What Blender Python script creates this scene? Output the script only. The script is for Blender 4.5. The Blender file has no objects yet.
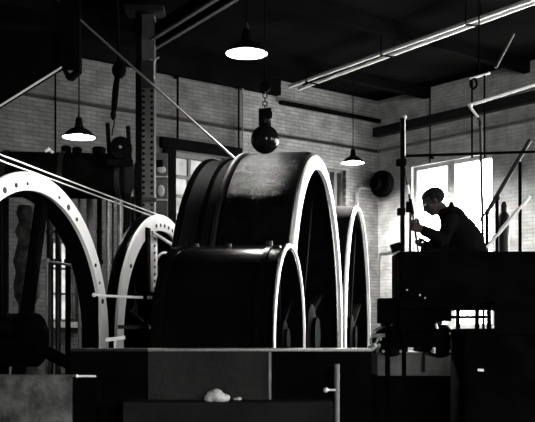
import bpy, bmesh, math, random
from mathutils import Vector, Matrix
random.seed(7)
C = bpy.context.scene.collection
PI = math.pi
F, HY, CX, H = 980.0, 335.0, 267.5, 2.6      # focal length and horizon in pixels, camera height in metres
def pt(px, py, d):
    return Vector(((px-CX)/F*d, d, H+(HY-py)/F*d))

# ------------------------------------------------------------------ materials
def mat(name, col, rough=0.6, metal=0.0, spec=0.5, noise=0.0, nscale=6.0, bump=0.0, bscale=40.0):
    m = bpy.data.materials.new(name); m.use_nodes = True
    nt = m.node_tree; b = nt.nodes['Principled BSDF']
    c = (col, col, col*0.985, 1) if not isinstance(col, tuple) else (*col, 1)
    b.inputs['Base Color'].default_value = c
    b.inputs['Roughness'].default_value = rough
    b.inputs['Metallic'].default_value = metal
    b.inputs['Specular IOR Level'].default_value = spec
    tc = nt.nodes.new('ShaderNodeTexCoord')
    if noise:
        n = nt.nodes.new('ShaderNodeTexNoise'); n.inputs['Scale'].default_value = nscale; n.inputs['Detail'].default_value = 6
        r = nt.nodes.new('ShaderNodeMapRange')
        r.inputs['From Min'].default_value = 0.3; r.inputs['From Max'].default_value = 0.7
        r.inputs['To Min'].default_value = 1-noise; r.inputs['To Max'].default_value = 1+noise
        mx = nt.nodes.new('ShaderNodeMix'); mx.data_type = 'RGBA'; mx.blend_type = 'MULTIPLY'; mx.inputs[0].default_value = 1
        mx.inputs[6].default_value = c
        nt.links.new(tc.outputs['Object'], n.inputs['Vector']); nt.links.new(n.outputs['Fac'], r.inputs['Value'])
        nt.links.new(r.outputs['Result'], mx.inputs[7]); nt.links.new(mx.outputs[2], b.inputs['Base Color'])
    if bump:
        n2 = nt.nodes.new('ShaderNodeTexNoise'); n2.inputs['Scale'].default_value = bscale; n2.inputs['Detail'].default_value = 4
        bp = nt.nodes.new('ShaderNodeBump'); bp.inputs['Strength'].default_value = bump; bp.inputs['Distance'].default_value = 0.02
        nt.links.new(tc.outputs['Object'], n2.inputs['Vector']); nt.links.new(n2.outputs['Fac'], bp.inputs['Height'])
        nt.links.new(bp.outputs['Normal'], b.inputs['Normal'])
    return m

def brick_mat(name, c1, c2, cm, wash=None):
    m = bpy.data.materials.new(name); m.use_nodes = True
    nt = m.node_tree; b = nt.nodes['Principled BSDF']; b.inputs['Roughness'].default_value = 0.75
    b.inputs['Specular IOR Level'].default_value = 0.3
    tc = nt.nodes.new('ShaderNodeTexCoord'); sp = nt.nodes.new('ShaderNodeSeparateXYZ'); cb = nt.nodes.new('ShaderNodeCombineXYZ')
    nt.links.new(tc.outputs['Object'], sp.inputs[0]); nt.links.new(sp.outputs['X'], cb.inputs['X']); nt.links.new(sp.outputs['Z'], cb.inputs['Y'])
    br = nt.nodes.new('ShaderNodeTexBrick')
    br.inputs['Scale'].default_value = 1; br.inputs['Brick Width'].default_value = 0.2; br.inputs['Row Height'].default_value = 0.06
    br.inputs['Mortar Size'].default_value = 0.007; br.inputs['Mortar Smooth'].default_value = 0.3; br.inputs['Bias'].default_value = 0.0
    br.inputs['Color1'].default_value = (c1, c1, c1*.98, 1); br.inputs['Color2'].default_value = (c2, c2, c2*.98, 1); br.inputs['Mortar'].default_value = (cm, cm, cm*.98, 1)
    nt.links.new(cb.outputs[0], br.inputs['Vector'])
    n = nt.nodes.new('ShaderNodeTexNoise'); n.inputs['Scale'].default_value = 3.5; n.inputs['Detail'].default_value = 8
    nt.links.new(tc.outputs['Object'], n.inputs['Vector'])
    r = nt.nodes.new('ShaderNodeMapRange'); r.inputs['From Min'].default_value = .3; r.inputs['From Max'].default_value = .7
    r.inputs['To Min'].default_value = .6; r.inputs['To Max'].default_value = 1.3
    nt.links.new(n.outputs['Fac'], r.inputs['Value'])
    mx = nt.nodes.new('ShaderNodeMix'); mx.data_type = 'RGBA'; mx.blend_type = 'MULTIPLY'; mx.inputs[0].default_value = 1
    nt.links.new(br.outputs['Color'], mx.inputs[6]); nt.links.new(r.outputs['Result'], mx.inputs[7]); last = mx.outputs[2]
    if wash:                       # whitewash up to the conduit, at wall coordinate wash[0]
        lt = nt.nodes.new('ShaderNodeMath'); lt.operation = 'LESS_THAN'; lt.inputs[1].default_value = wash[0]
        nt.links.new(sp.outputs['X'], lt.inputs[0])
        mw = nt.nodes.new('ShaderNodeMix'); mw.data_type = 'RGBA'; mw.blend_type = 'MULTIPLY'; mw.inputs[7].default_value = (wash[1],)*3+(1,)
        nt.links.new(lt.outputs[0], mw.inputs[0]); nt.links.new(last, mw.inputs[6]); last = mw.outputs[2]
    nt.links.new(last, b.inputs['Base Color'])
    bp = nt.nodes.new('ShaderNodeBump'); bp.inputs['Strength'].default_value = .8; bp.inputs['Distance'].default_value = .012; bp.invert = True
    nt.links.new(br.outputs['Fac'], bp.inputs['Height']); nt.links.new(bp.outputs['Normal'], b.inputs['Normal'])
    return m

def glass_mat(name, tint, gloss=.06, noise=0.0, nscale=3.0, grime=None):
    m = bpy.data.materials.new(name); m.use_nodes = True
    nt = m.node_tree; nt.nodes.remove(nt.nodes['Principled BSDF']); out = nt.nodes['Material Output']
    t = nt.nodes.new('ShaderNodeBsdfTransparent'); t.inputs['Color'].default_value = (tint, tint, tint, 1)
    g = nt.nodes.new('ShaderNodeBsdfGlossy'); g.inputs['Roughness'].default_value = .08
    mx = nt.nodes.new('ShaderNodeMixShader'); mx.inputs[0].default_value = gloss
    nt.links.new(t.outputs[0], mx.inputs[1]); nt.links.new(g.outputs[0], mx.inputs[2]); nt.links.new(mx.outputs[0], out.inputs['Surface'])
    if noise:
        tc = nt.nodes.new('ShaderNodeTexCoord'); n = nt.nodes.new('ShaderNodeTexNoise'); n.inputs['Scale'].default_value = nscale; n.inputs['Detail'].default_value = 5
        r = nt.nodes.new('ShaderNodeMapRange'); r.inputs['From Min'].default_value = .3; r.inputs['From Max'].default_value = .7
        r.inputs['To Min'].default_value = tint*(1-noise); r.inputs['To Max'].default_value = tint*(1+noise)
        nt.links.new(tc.outputs['Object'], n.inputs['Vector']); nt.links.new(n.outputs['Fac'], r.inputs['Value']); nt.links.new(r.outputs['Result'], t.inputs['Color'])
    return m

def emit_mat(name, s):
    m = bpy.data.materials.new(name); m.use_nodes = True
    nt = m.node_tree; nt.nodes.remove(nt.nodes['Principled BSDF'])
    e = nt.nodes.new('ShaderNodeEmission'); e.inputs['Strength'].default_value = s; e.inputs['Color'].default_value = (1, .98, .95, 1)
    nt.links.new(e.outputs[0], nt.nodes['Material Output'].inputs['Surface'])
    return m

M = dict(
    black=mat('black_enamel', .002, .22, 0, .012, .4, 3, .08, 25),
    blackgloss=mat('gloss_black', .004, .12, 0, .15),
    matte=mat('sooty_black', .0016, .85, 0, .008, .5, 5),
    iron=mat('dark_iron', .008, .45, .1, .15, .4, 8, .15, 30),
    grey=mat('grey_paint', .085, .6, 0, .3, .5, 4),
    rivet=mat('grey_steel_plate', .027, .55, .2, .4, .35, 7, .2, 30),
    wire=mat('oiled_wire_rope', .22, .45, .3, .4, .3, 60),
    grey2=mat('conduit_grey', .2, .6, 0, .2, .2, 9),
    pale=mat('pale_paint', .7, .5, 0, .4, .12, 8),
    rim=mat('polished_steel', .88, .30, .0, .5, .06, 5),
    rope=mat('bright_wire_rope', .62, .35, .7, .5, .2, 60),
    pipe=mat('pale_pipe', .62, .45, .2, .5, .1, 12),
    dullpipe=mat('dull_pipe', .12, .5, .3, .5, .3, 9),
    concrete=mat('stained_concrete', .035, .85, 0, .3, .65, 2.6, .5, 18),
    face=mat('oiled_concrete_face', .009, .8, 0, .2, .6, 2.6, .5, 18),
    rough=mat('rough_concrete', .06, .9, 0, .2, .75, 9, .8, 30),
    conc_dark=mat('oily_concrete', .005, .7, 0, .1, .6, 3, .4, 12),
    floor=mat('oily_floor', .008, .45, 0, .5, .5, 1.5, .2, 10),
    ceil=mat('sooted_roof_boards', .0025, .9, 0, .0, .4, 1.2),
    beam=mat('roof_beam', .03, .7, .2, .4, .35, 4),
    white=mat('white_enamel', .85, .35),
    glaze=mat('window_timber', .06, .6, 0, .4, .2, 9),
    glazel=mat('pale_window_timber', .35, .6, 0, .4, .2, 9),
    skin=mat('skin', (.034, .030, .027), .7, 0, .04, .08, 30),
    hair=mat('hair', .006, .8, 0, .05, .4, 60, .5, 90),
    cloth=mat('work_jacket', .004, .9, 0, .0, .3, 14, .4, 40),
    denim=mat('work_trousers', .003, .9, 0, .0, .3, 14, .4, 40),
    boot=mat('leather', .012, .5),
    eye=mat('eye', .4, .2),
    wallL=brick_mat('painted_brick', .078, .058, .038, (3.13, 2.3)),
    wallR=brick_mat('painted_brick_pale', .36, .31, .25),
    clear=glass_mat('clear_glass', .95, .05),
    grimy=glass_mat('grimy_glass', .125, .05, .3, 3),
    grimylow=glass_mat('frosted_glass', .14, .05, .3, 4),
    bulb=emit_mat('bulb_glow', 1500), bulb_strong=emit_mat('strong_bulb_glow', 12000),
    lagging=mat('drum_lagging', .003, .2, 0, .012, .6, 9, .7, 45),
    tarp=mat('rag_cloth', .4, .9, 0, .2, .4, 20, .5, 30),
)

# ------------------------------------------------------------------ mesh helpers
def rot_to(v):
    return Vector(v).normalized().to_track_quat('Z', 'Y').to_matrix().to_4x4()
class MB:
    def __init__(self): self.bm = bmesh.new()
    def box(self, c, s, rz=0, bev=0, M4=None):
        mt = (M4 if M4 is not None else Matrix.Translation(c) @ Matrix.Rotation(rz, 4, 'Z')) @ Matrix.Diagonal((*s, 1))
        r = bmesh.ops.create_cube(self.bm, size=1, matrix=mt)
        if bev:
            es = list({e for v in r['verts'] for e in v.link_edges})
            bmesh.ops.bevel(self.bm, geom=es, offset=bev, segments=2, affect='EDGES', profile=.5)
        return self
    def bar(self, p0, p1, w, h, bev=0):           # rectangular bar between two points
        p0, p1 = Vector(p0), Vector(p1); d = p1-p0
        return self.box(None, (w, h, d.length), M4=Matrix.Translation((p0+p1)/2) @ rot_to(d), bev=bev)
    def cyl(self, p0, p1, r0, r1=None, seg=20):
        p0, p1 = Vector(p0), Vector(p1); d = p1-p0
        bmesh.ops.create_cone(self.bm, cap_ends=True, cap_tris=False, segments=seg, radius1=r0, radius2=r0 if r1 is None else r1,
                              depth=d.length, matrix=Matrix.Translation((p0+p1)/2) @ rot_to(d))
        return self
    def ball(self, c, r, s=(1, 1, 1), seg=20, M4=None):
        mt = (M4 if M4 is not None else Matrix.Translation(c)) @ Matrix.Diagonal((r*s[0], r*s[1], r*s[2], 1))
        bmesh.ops.create_uvsphere(self.bm, u_segments=seg, v_segments=max(8, seg*2//3), radius=1, matrix=mt)
        return self
    def tube(self, pts, r, seg=10):
        pts = [Vector(p) for p in pts]
        rings = []; up = None
        for i, p in enumerate(pts):
            a = pts[max(i-1, 0)]; b = pts[min(i+1, len(pts)-1)]; t = (b-a).normalized()
            if up is None:
                up = Vector((0, 0, 1)) if abs(t.z) < .9 else Vector((1, 0, 0))
            x = up.cross(t).normalized(); y = t.cross(x).normalized(); up = y
            rings.append([self.bm.verts.new(p + r*(math.cos(k*2*PI/seg)*x+math.sin(k*2*PI/seg)*y)) for k in range(seg)])
        for a, b in zip(rings, rings[1:]):
            for k in range(seg):
                self.bm.faces.new((a[k], a[(k+1) % seg], b[(k+1) % seg], b[k]))
        self.bm.faces.new(rings[0][::-1]); self.bm.faces.new(rings[-1])
        return self
    def lathe(self, prof, M4=Matrix(), seg=48, closed=False):   # prof: (axial, radius) about local Z
        rings = []
        for (z, r) in prof:
            if r < 1e-6: rings.append([self.bm.verts.new(M4 @ Vector((0, 0, z)))])
            else: rings.append([self.bm.verts.new(M4 @ Vector((r*math.cos(k*2*PI/seg), r*math.sin(k*2*PI/seg), z))) for k in range(seg)])
        n = len(rings)
        for i in range(n if closed else n-1):
            a, b = rings[i], rings[(i+1) % n]
            for k in range(seg):
                k2 = (k+1) % seg
                if len(a) == 1 and len(b) == 1: continue
                if len(a) == 1: self.bm.faces.new((a[0], b[k2], b[k]))
                elif len(b) == 1: self.bm.faces.new((a[k], a[k2], b[0]))
                else: self.bm.faces.new((a[k], a[k2], b[k2], b[k]))
        return self
    def prism(self, poly, thick):                 # polygon of 3D points extruded along thick (vector)
        t = Vector(thick); a = [self.bm.verts.new(Vector(p)) for p in poly]; b = [self.bm.verts.new(Vector(p)+t) for p in poly]
        self.bm.faces.new(a[::-1]); self.bm.faces.new(b)
        n = len(a)
        for i in range(n): self.bm.faces.new((a[i], a[(i+1) % n], b[(i+1) % n], b[i]))
        return self
    def build(self, name, m, parent=None, smooth=35, local=False):
        bm = self.bm
        if parent is not None and not local: bm.transform(WM[parent].inverted())
        bmesh.ops.recalc_face_normals(bm, faces=bm.faces[:])
        me = bpy.data.meshes.new(name); 
        if smooth:
            for f in bm.faces: f.smooth = True
            lim = math.radians(smooth)
            for e in bm.edges:
                if len(e.link_faces) == 2 and e.calc_face_angle(0) > lim: e.smooth = False
        bm.to_mesh(me); bm.free(); me.materials.append(m)
        o = bpy.data.objects.new(name, me); C.objects.link(o)
        if parent is not None: o.parent = parent; WM[o] = WM[parent]
        else: WM[o] = Matrix()
        return o
WM = {}
def tag(o, label=None, cat=None, group=None, kind=None):
    if label: o['label'] = label
    if cat: o['category'] = cat
    if group: o['group'] = group
    if kind: o['kind'] = kind
    return o
def thing(name, label, cat, loc, rz=0, group=None, kind=None):
    o = bpy.data.objects.new(name, None); C.objects.link(o); o.empty_display_size = .1
    o.location = loc; o.rotation_euler = (0, 0, rz)
    WM[o] = Matrix.Translation(loc) @ Matrix.Rotation(rz, 4, 'Z')
    return tag(o, label, cat, group, kind)
def single(mb, name, m, base, label, cat, group=None, smooth=35):     # a one-mesh thing with its origin at base
    mb.bm.transform(Matrix.Translation(-Vector(base)))
    o = mb.build(name, m, None, smooth); o.location = base; WM[o] = Matrix.Translation(base)
    return tag(o, label, cat, group)
def copy_tree(o, parent=None):
    c = o.copy(); C.objects.link(c)
    if parent: c.parent = parent
    for ch in list(o.children): copy_tree(ch, c)
    return c

# ------------------------------------------------------------------ the room: corner, two seen walls
CO = Vector((2.03, 18.0, 0)); UL = Vector((-.7826, -.6225, 0)); UR = Vector((.6225, -.7826, 0))
ZC = H+4.3
def tl(px):
    k = (px-CX)/F; return (2.03-k*18)/(.7826-.6225*k)
def sr(px):
    k = (px-CX)/F; return (k*18-2.03)/(.6225+.7826*k)
def left(t, o, z): p = CO+UL*t+UR*o; return Vector((p.x, p.y, z))       # o = distance into the room
def right(s, o, z): p = CO+UR*s+UL*o; return Vector((p.x, p.y, z))
def zl(px, py): return H+(HY-py)/F*left(tl(px), 0, 0).y
def zr(px, py): return H+(HY-py)/F*right(sr(px), 0, 0).y
AL = math.atan2(UL.y, UL.x); AR = math.atan2(UR.y, UR.x)

def wall(name, org, ang, L, holes, thick, sign, m):
    xs = sorted({0, L, *[h[0] for h in holes], *[h[1] for h in holes]}); zs = sorted({-.3, ZC+.2, *[h[2] for h in holes], *[h[3] for h in holes]})
    mb = MB()
    for x0, x1 in zip(xs, xs[1:]):
        for z0, z1 in zip(zs, zs[1:]):
            if any(h[0] <= (x0+x1)/2 <= h[1] and h[2] <= (z0+z1)/2 <= h[3] for h in holes): continue
            mb.box((( x0+x1)/2, sign*thick/2, (z0+z1)/2), (x1-x0, thick, z1-z0))
    bmesh.ops.remove_doubles(mb.bm, verts=mb.bm.verts[:], dist=1e-5)
    o = mb.build(name, m, None, smooth=0); o.location = org; o.rotation_euler = (0, 0, ang)
    return tag(o, kind='structure')

RS = zr(470, 328)                                  # sill of the big windows
RT = zr(440, 162)                                  # their head
right_wins = [(sr(411.5), sr(492.5), RS, RT), (3.55, 5.45, RS, RT), (6.35, 8.25, RS, RT), (8.85, 11.05, RS, RT), (14.2, 16.6, RS, RT)]  # last two are out of view, added to light the wheel rims
added_back_wins = [(1.9, 4.1, RS-.2, RT+.4), (11.6, 14.2, RS-.2, RT+.4)]  # unseen windows, added behind the camera to brighten the wheel rims
def behind(t, o, z): p = right(17.5, 0, z)+UL*t-UR*o; return Vector((p.x, p.y, z))
lw1 = (tl(227), tl(173), zl(200, 240), zl(182, 151.5))
lw2 = (tl(346), tl(317), zl(335, 262), zl(331, 168))
lw3 = (tl(80), tl(47), zl(65, 322), zl(65, 240))
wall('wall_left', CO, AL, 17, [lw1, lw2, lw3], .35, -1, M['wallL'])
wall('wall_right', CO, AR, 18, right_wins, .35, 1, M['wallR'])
pL = left(16.5, 0, 0); 
wall('wall_side', pL, AR, 18, [], .3, -1, M['wallL'])
wall('wall_behind', right(17.5, 0, 0), AL, 17, added_back_wins, .3, 1, M['wallL'])
mb = MB(); ctr = (left(8.2, 0, 0)+right(8.7, 0, 0)-CO)
mb.box((ctr.x, ctr.y, -.15), (17.3, 18.3, .3), AL); tag(mb.build('floor', M['floor'], None, 0), kind='structure')
mb = MB(); mb.box((ctr.x, ctr.y, ZC+.15), (17.3, 18.3, .3), AL)
tag(mb.build('ceiling', M['ceil'], None, 0), kind='structure')
# roof joists, across the room, and boards between them
mb = MB()
for k in range(8):
    s = 1.2+k*2.1
    a = right(s, 0, ZC-.09); b = right(s, 16, ZC-.09)
    mb.bar(a, b, .12, .18)
tag(mb.build('trim_1', M['ceil'], None, 0), kind='structure')
# brick ledges (string course) with pale upper edge, a left runway beam, a dark band on the right wall
def runL(name, z, h, dep, m, t0=0, t1=16):
    mb = MB(); a = left((t0+t1)/2, dep/2, z); mb.box(a, (t1-t0, dep, h), AL); return tag(mb.build(name, m, None, 0), kind='structure')
def runR(name, z, h, dep, m, s0=0, s1=17):
    mb = MB(); a = right((s0+s1)/2, dep/2, z); mb.box(a, (s1-s0, dep, h), AR); return tag(mb.build(name, m, None, 0), kind='structure')
LZ = H+3.36
runL('trim_2', LZ, .035, .05, M['iron']); runR('trim_3', LZ+.01, .04, .06, M['dullpipe'])
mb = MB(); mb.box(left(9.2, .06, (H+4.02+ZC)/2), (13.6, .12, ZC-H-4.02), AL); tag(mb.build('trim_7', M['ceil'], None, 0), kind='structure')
mb = MB(); mb.prism([pt(-40, 130, 12.9), pt(62, 67, 12.9), pt(64, 30, 12.9), pt(-40, 30, 12.9)], (0, .12, 0)); tag(mb.build('roof_shade_panel', M['ceil'], None, 0), kind='structure')  # dark panel added to give the roof slope's shade above the tie rod
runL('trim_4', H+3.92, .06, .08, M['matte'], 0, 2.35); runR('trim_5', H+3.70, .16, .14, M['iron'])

def window(name, P, ang, w, label=None):
    """P(t, o, z) on the wall; w = (t0, t1, z0, z1); returns the empty"""
    pass
def make_window(name, P, ang, w, cols, rows, m_frame, m_glass, fr=.07, bar=.03, split=None, o=-.12, hbar=None):
    t0, t1, z0, z1 = w
    e = thing(name, None, None, P((t0+t1)/2, o, z0), ang, kind='structure')
    mb = MB()
    def bx(a, b, c, d, dep=.1):
        mb.box(P((a+b)/2, o, (c+d)/2), (b-a, dep, d-c), ang)
    bx(t0, t1, z1-fr, z1); bx(t0, t1, z0, z0+fr); bx(t0, t0+fr, z0, z1); bx(t1-fr, t1, z0, z1)
    if split: 
        for a, b in split: bx(a, b, z0, z1, .12)
    mb.build('window_frame', m_frame, e, 0)
    mb = MB(); n = 0
    for i in range(1, cols):
        x = t0+fr+(t1-t0-2*fr)*i/cols; bx(x-bar/2, x+bar/2, z0+fr, z1-fr, .05); n += 1
    for j in range(1, rows):
        z = z0+fr+(z1-z0-2*fr)*j/rows; bx(t0+fr, t1-fr, z-bar/2, z+bar/2, .05); n += 1
    if hbar: bx(hbar[0], hbar[1], hbar[2]-.02, hbar[2]+.02, .05); n += 1
    if n: mb.build('glazing_bar', m_frame, e, 0)
    mb = MB(); mb.box(P((t0+t1)/2, o-.01, (z0+z1)/2), (t1-t0-.02, .006, z1-z0-.02), ang)
    mb.build('pane', m_glass, e, 0)
    mb = MB(); mb.box(P((t0+t1)/2, .04, z0-.04), (t1-t0+.2, .16, .08), ang); mb.build('window_sill', M['glazel'], e, 0)
    L = bpy.data.lights.new('daylight_portal', 'AREA'); L.shape = 'RECTANGLE'; L.size = t1-t0; L.size_y = z1-z0
    L.cycles.is_portal = True
    lo = bpy.data.objects.new('daylight_portal', L); C.objects.link(lo)
    p = P((t0+t1)/2, -.33, (z0+z1)/2); inward = (P(0, 1, 0)-P(0, 0, 0))
    lo.matrix_world = Matrix.Translation(p) @ (-inward).to_track_quat('Z', 'Y').to_matrix().to_4x4()
    return e
w = right_wins[0]
make_window('window_1', right, AR, w, 1, 1, M['glazel'], M['clear'], fr=.07, split=[(sr(445), sr(452.3))], hbar=(w[0], sr(445), zr(418, 206)))
for i, w in enumerate(right_wins[1:]):
    mid = (w[0]+w[1])/2
    make_window('window_%d' % (i+2), right, AR, w, 1, 1, M['glazel'], M['clear'], fr=.07, split=[(mid-.08, mid+.08)])
for i, w in enumerate(added_back_wins):
    mid = (w[0]+w[1])/2
    make_window('window_%d' % (i+6), behind, AL, w, 1, 1, M['glazel'], M['clear'], fr=.07, split=[(mid-.06, mid+.06)])
make_window('window_8', left, AL, lw1, 3, 4, M['glaze'], M['grimy'], fr=.08, bar=.05)
make_window('window_9', left, AL, lw2, 1, 2, M['glaze'], M['grimylow'], fr=.05, bar=.05, split=[(tl(339.3), tl(336.5))])
make_window('window_10', left, AL, lw3, 2, 3, M['glaze'], M['grimylow'], fr=.04)
# dark timber surround of the left window
mb = MB()
mb.box(left((lw1[0]+lw1[1])/2, .04, lw1[3]+.09), (lw1[1]-lw1[0]+.5, .1, .16), AL)
mb.box(left(lw1[1]+.1, .04, (lw1[2]+lw1[3])/2), (.2, .1, lw1[3]-lw1[2]), AL)
tag(mb.build('trim_6', M['matte'], None, 0), kind='structure')

# ------------------------------------------------------------------ wheels and drums (local x = shaft, pointing right)
XM = Matrix(((0, 0, 1, 0), (0, 1, 0, 0), (-1, 0, 0, 0), (0, 0, 0, 1)))     # lathe z -> local x
def wheel_root(name, label, cat, cx, cy, d, th):
    return thing(name, label, cat, pt(cx, cy, d), -math.radians(th))
def ring(x0, x1, r0, r1, seg=128, bev=.012):
    b = bev
    return MB().lathe([(x0, r0), (x0, r1-b), (x0+b, r1), (x1-b, r1), (x1, r1-b), (x1, r0)], XM, seg, True)
def pedestal(mb, x0, x1, half, zbase, ztop):
    mb.prism([(x0, -half, zbase), (x0, half, zbase), (x0, half*.35, ztop), (x0, -half*.35, ztop)], (x1-x0, 0, 0)); return mb
def spokes(root, R0, R1, x, n, m, w=.16, t=.07, a0=0):
    for k in range(n):
        a = a0+k*2*PI/n; ca, sa = math.cos(a), math.sin(a)
        MB().bar((x, R0*ca, R0*sa), (x, R1*ca, R1*sa), w, t, .01).build('spoke', m, root, local=True)
def bolts(root, x, R, angs, r, m, name='bolt'):
    for a in angs:
        MB().cyl((x, R*math.cos(a), R*math.sin(a)), (x+.02, R*math.cos(a), R*math.sin(a)), r, seg=10).build(name, m, root, local=True)

# the big drum
bd = wheel_root('hoist_drum', 'largest black hoist drum at centre with a bright steel rim, under the hanging ball', 'hoist drum', 321.5, 336, 10.5, 11.3)
zf = -bd.location.z
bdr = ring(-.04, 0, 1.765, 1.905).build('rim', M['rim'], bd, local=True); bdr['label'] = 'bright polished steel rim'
# outer brake path with a row of lagging battens
prof = [(-.06, 1.80), (-.05, 1.925), (-.09, 1.945), (-.36, 1.95), (-.70, 1.945), (-.715, 1.93), (-.715, 1.80)]
MB().lathe(prof, XM, 128, True).build('drum_shell', M['lagging'], bd, local=True)
MB().lathe([(-.73, 1.80), (-.73, 1.935), (-.745, 1.955), (-.775, 1.955), (-.785, 1.80)], XM, 128, True).build('dividing_flange', M['iron'], bd, local=True)
prof = [(-.785, 1.78)]
for k in range(16):
    x = -.80-k*.019; prof += [(x, 1.875), (x-.0095, 1.888)]
prof += [(-1.10, 1.78)]
MB().lathe(prof, XM, 128, True).build('rope_winding', M['iron'], bd, local=True)
for x in (-.92, -1.14):
    MB().lathe([(x+.03, 1.78), (x+.03, 1.895), (x+.02, 1.91), (x-.005, 1.91), (x-.015, 1.895), (x-.015, 1.78)], XM, 128, True).build('flange', M['black'], bd, local=True)
MB().lathe([(-.62, 0), (-.62, 1.80), (-.66, 1.80), (-.66, 0)], XM, 96).build('web_plate', M['matte'], bd, local=True)
spokes(bd, .25, 1.79, -.3, 8, M['matte'], .16, .06, .3)
MB().lathe([(-1.2, 0), (-1.2, .16), (-.62, .16), (-.6, .34), (-.1, .34), (-.08, .2), (-.04, .2), (-.04, 0)], XM, 48).build('hub', M['matte'], bd, local=True)
bolts(bdr, -.014, 1.84, [(k+.5)*PI/12 for k in range(24)], .014, M['iron'])
mb = MB(); mb.box((-.55, 0, (zf-1.95)/2), (1.0, 2.4, abs(zf+1.95)+.06)); pedestal(mb, -1.24, -1.17, .5, zf, 0)
mb.build('bedplate', M['matte'], bd, local=True)

# the drum behind it, right
td = wheel_root('hoist_drum', 'narrow black hoist drum behind the largest drum, nearest the corner of the room', 'hoist drum', 360.1, 338, 14.6, 10.6)
td.scale = (14.6/13,)*3; zf = -td.location.z/td.scale.x
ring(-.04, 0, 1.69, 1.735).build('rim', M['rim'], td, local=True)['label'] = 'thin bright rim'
MB().lathe([(-.05, 1.65), (-.05, 1.735), (-.30, 1.745), (-.58, 1.745), (-.60, 1.65)], XM, 128, True).build('drum_shell', M['matte'], td, local=True)
MB().lathe([(-.4, 0), (-.4, 1.66), (-.44, 1.66), (-.44, 0)], XM, 96).build('web_plate', M['matte'], td, local=True)
spokes(td, .2, 1.66, -.2, 8, M['matte'], .14, .05, .3)
MB().lathe([(-.7, 0), (-.7, .14), (-.4, .14), (-.38, .3), (-.1, .3), (-.08, .16), (-.05, .16), (-.05, 0)], XM, 40).build('hub', M['matte'], td, local=True)
mb = MB(); mb.box((-.33, 0, (zf-1.74)/2), (.5, 2.0, abs(zf+1.74)+.06)); pedestal(mb, -.72, -.62, .45, zf, 0); mb.build('bedplate', M['matte'], td, local=True)

# the smaller cased drum in front
fd = wheel_root('brake_drum', 'low black cylinder drum standing in front of the largest hoist drum', 'brake drum', 292.0, 340, 7.7, 10.5)
fd.scale = (7.7/8.5,)*3; zf = -fd.location.z/fd.scale.x
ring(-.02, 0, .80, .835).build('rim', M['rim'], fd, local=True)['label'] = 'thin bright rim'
prof = [(-.02, .78), (-.03, .832), (-.06, .80), (-.14, .80), (-.15, .815), (-.19, .815), (-.2, .80), (-.94, .80), (-.95, .825), (-1.02, .825), (-1.03, .78)]
MB().lathe(prof, XM, 96, True).build('drum_shell', M['black'], fd, local=True)
MB().lathe([(-.35, 0), (-.35, .79), (-.38, .79), (-.38, 0)], XM, 64).build('web_plate', M['matte'], fd, local=True)
MB().lathe([(-1.0, 0), (-1.0, .79), (-1.02, .79), (-1.02, 0)], XM, 64).build('end_plate', M['matte'], fd, local=True)
spokes(fd, .1, .79, -.15, 6, M['matte'], .09, .04, .5)
MB().lathe([(-1.1, 0), (-1.1, .09), (-.3, .09), (-.28, .17), (-.06, .17), (-.05, .1), (-.03, .1), (-.03, 0)], XM, 32).build('hub', M['matte'], fd, local=True)
mb = MB(); mb.box((-.5, 0, .805), (.8, .08, .03)); mb.cyl((-.86, 0, .80), (-.86, 0, .85), .03); mb.cyl((-.2, .0, .80), (-.2, .0, .86), .03); mb.cyl((-.55, -.05, .8), (-.55, -.05, .84), .025)
mb.build('brake_strap', M['iron'], fd, local=True)
mb = MB(); mb.box((-.5, 0, (zf-.80)/2), (.9, 1.0, abs(zf+.80)+.06)); mb.build('bedplate', M['matte'], fd, local=True)

# the open flywheel at left
w1 = wheel_root('flywheel', 'big open flywheel with a broad white rim at the far left edge', 'flywheel', 38.5, 340, 8.0, 15.6)
zf = -w1.location.z
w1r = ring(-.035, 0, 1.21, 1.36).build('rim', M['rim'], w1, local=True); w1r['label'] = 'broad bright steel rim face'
MB().lathe([(-.04, 1.215), (-.04, 1.345), (-.20, 1.345), (-.20, 1.19), (-.12, 1.195)], XM, 128, True).build('rim_shell', M['black'], w1, local=True)
for k in range(44):
    if k % 5 in (0, 1): continue
    bolts(w1r, -.015, 1.262, [k*2*PI/44], .013+.006*((k*7) % 3), M['iron'], 'rivet')
spokes(w1, .14, 1.22, -.14, 4, M['matte'], .09, .09, math.radians(75))
MB().lathe([(-.75, 0), (-.75, .1), (-.3, .1), (-.28, .22), (-.02, .22), (0, .12), (.02, .12), (.02, 0)], XM, 40).build('hub', M['matte'], w1, local=True)
mb = MB(); pedestal(mb, -.62, -.42, .55, zf, -.02); mb.build('bearing_stand', M['matte'], w1, local=True)

# the rope wheel at left of centre
w2 = wheel_root('rope_wheel', 'upright rope wheel with a white rim and riveted plate, two ropes on its top', 'rope wheel', 164.5, 338, 11.0, 13.8)
w2.scale = (11/9.5,)*3; zf = -w2.location.z/w2.scale.x
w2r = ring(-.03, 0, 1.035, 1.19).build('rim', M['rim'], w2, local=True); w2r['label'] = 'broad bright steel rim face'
MB().lathe([(-.03, 1.02), (-.03, 1.185), (-.05, 1.155), (-.08, 1.155), (-.10, 1.19), (-.12, 1.19), (-.12, 1.02)], XM, 128, True).build('grooved_tread', M['black'], w2, local=True)
MB().lathe([(-.10, 0), (-.10, 1.03), (-.12, 1.03), (-.12, 0)], XM, 64).build('web_plate', M['matte'], w2, local=True)
mb = MB(); mb.box((-.005, -.315, .70), (.03, .20, .54), bev=.01)
w2p = mb.build('riveted_plate', M['pale'], w2, local=True); w2p['label'] = 'pale plate with a row of dark rivets'
for k in range(8): MB().cyl((0, -.30, .47+k*.066), (.016, -.30, .47+k*.066), .014, seg=8).build('rivet', M['iron'], w2p, local=True)
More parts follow.
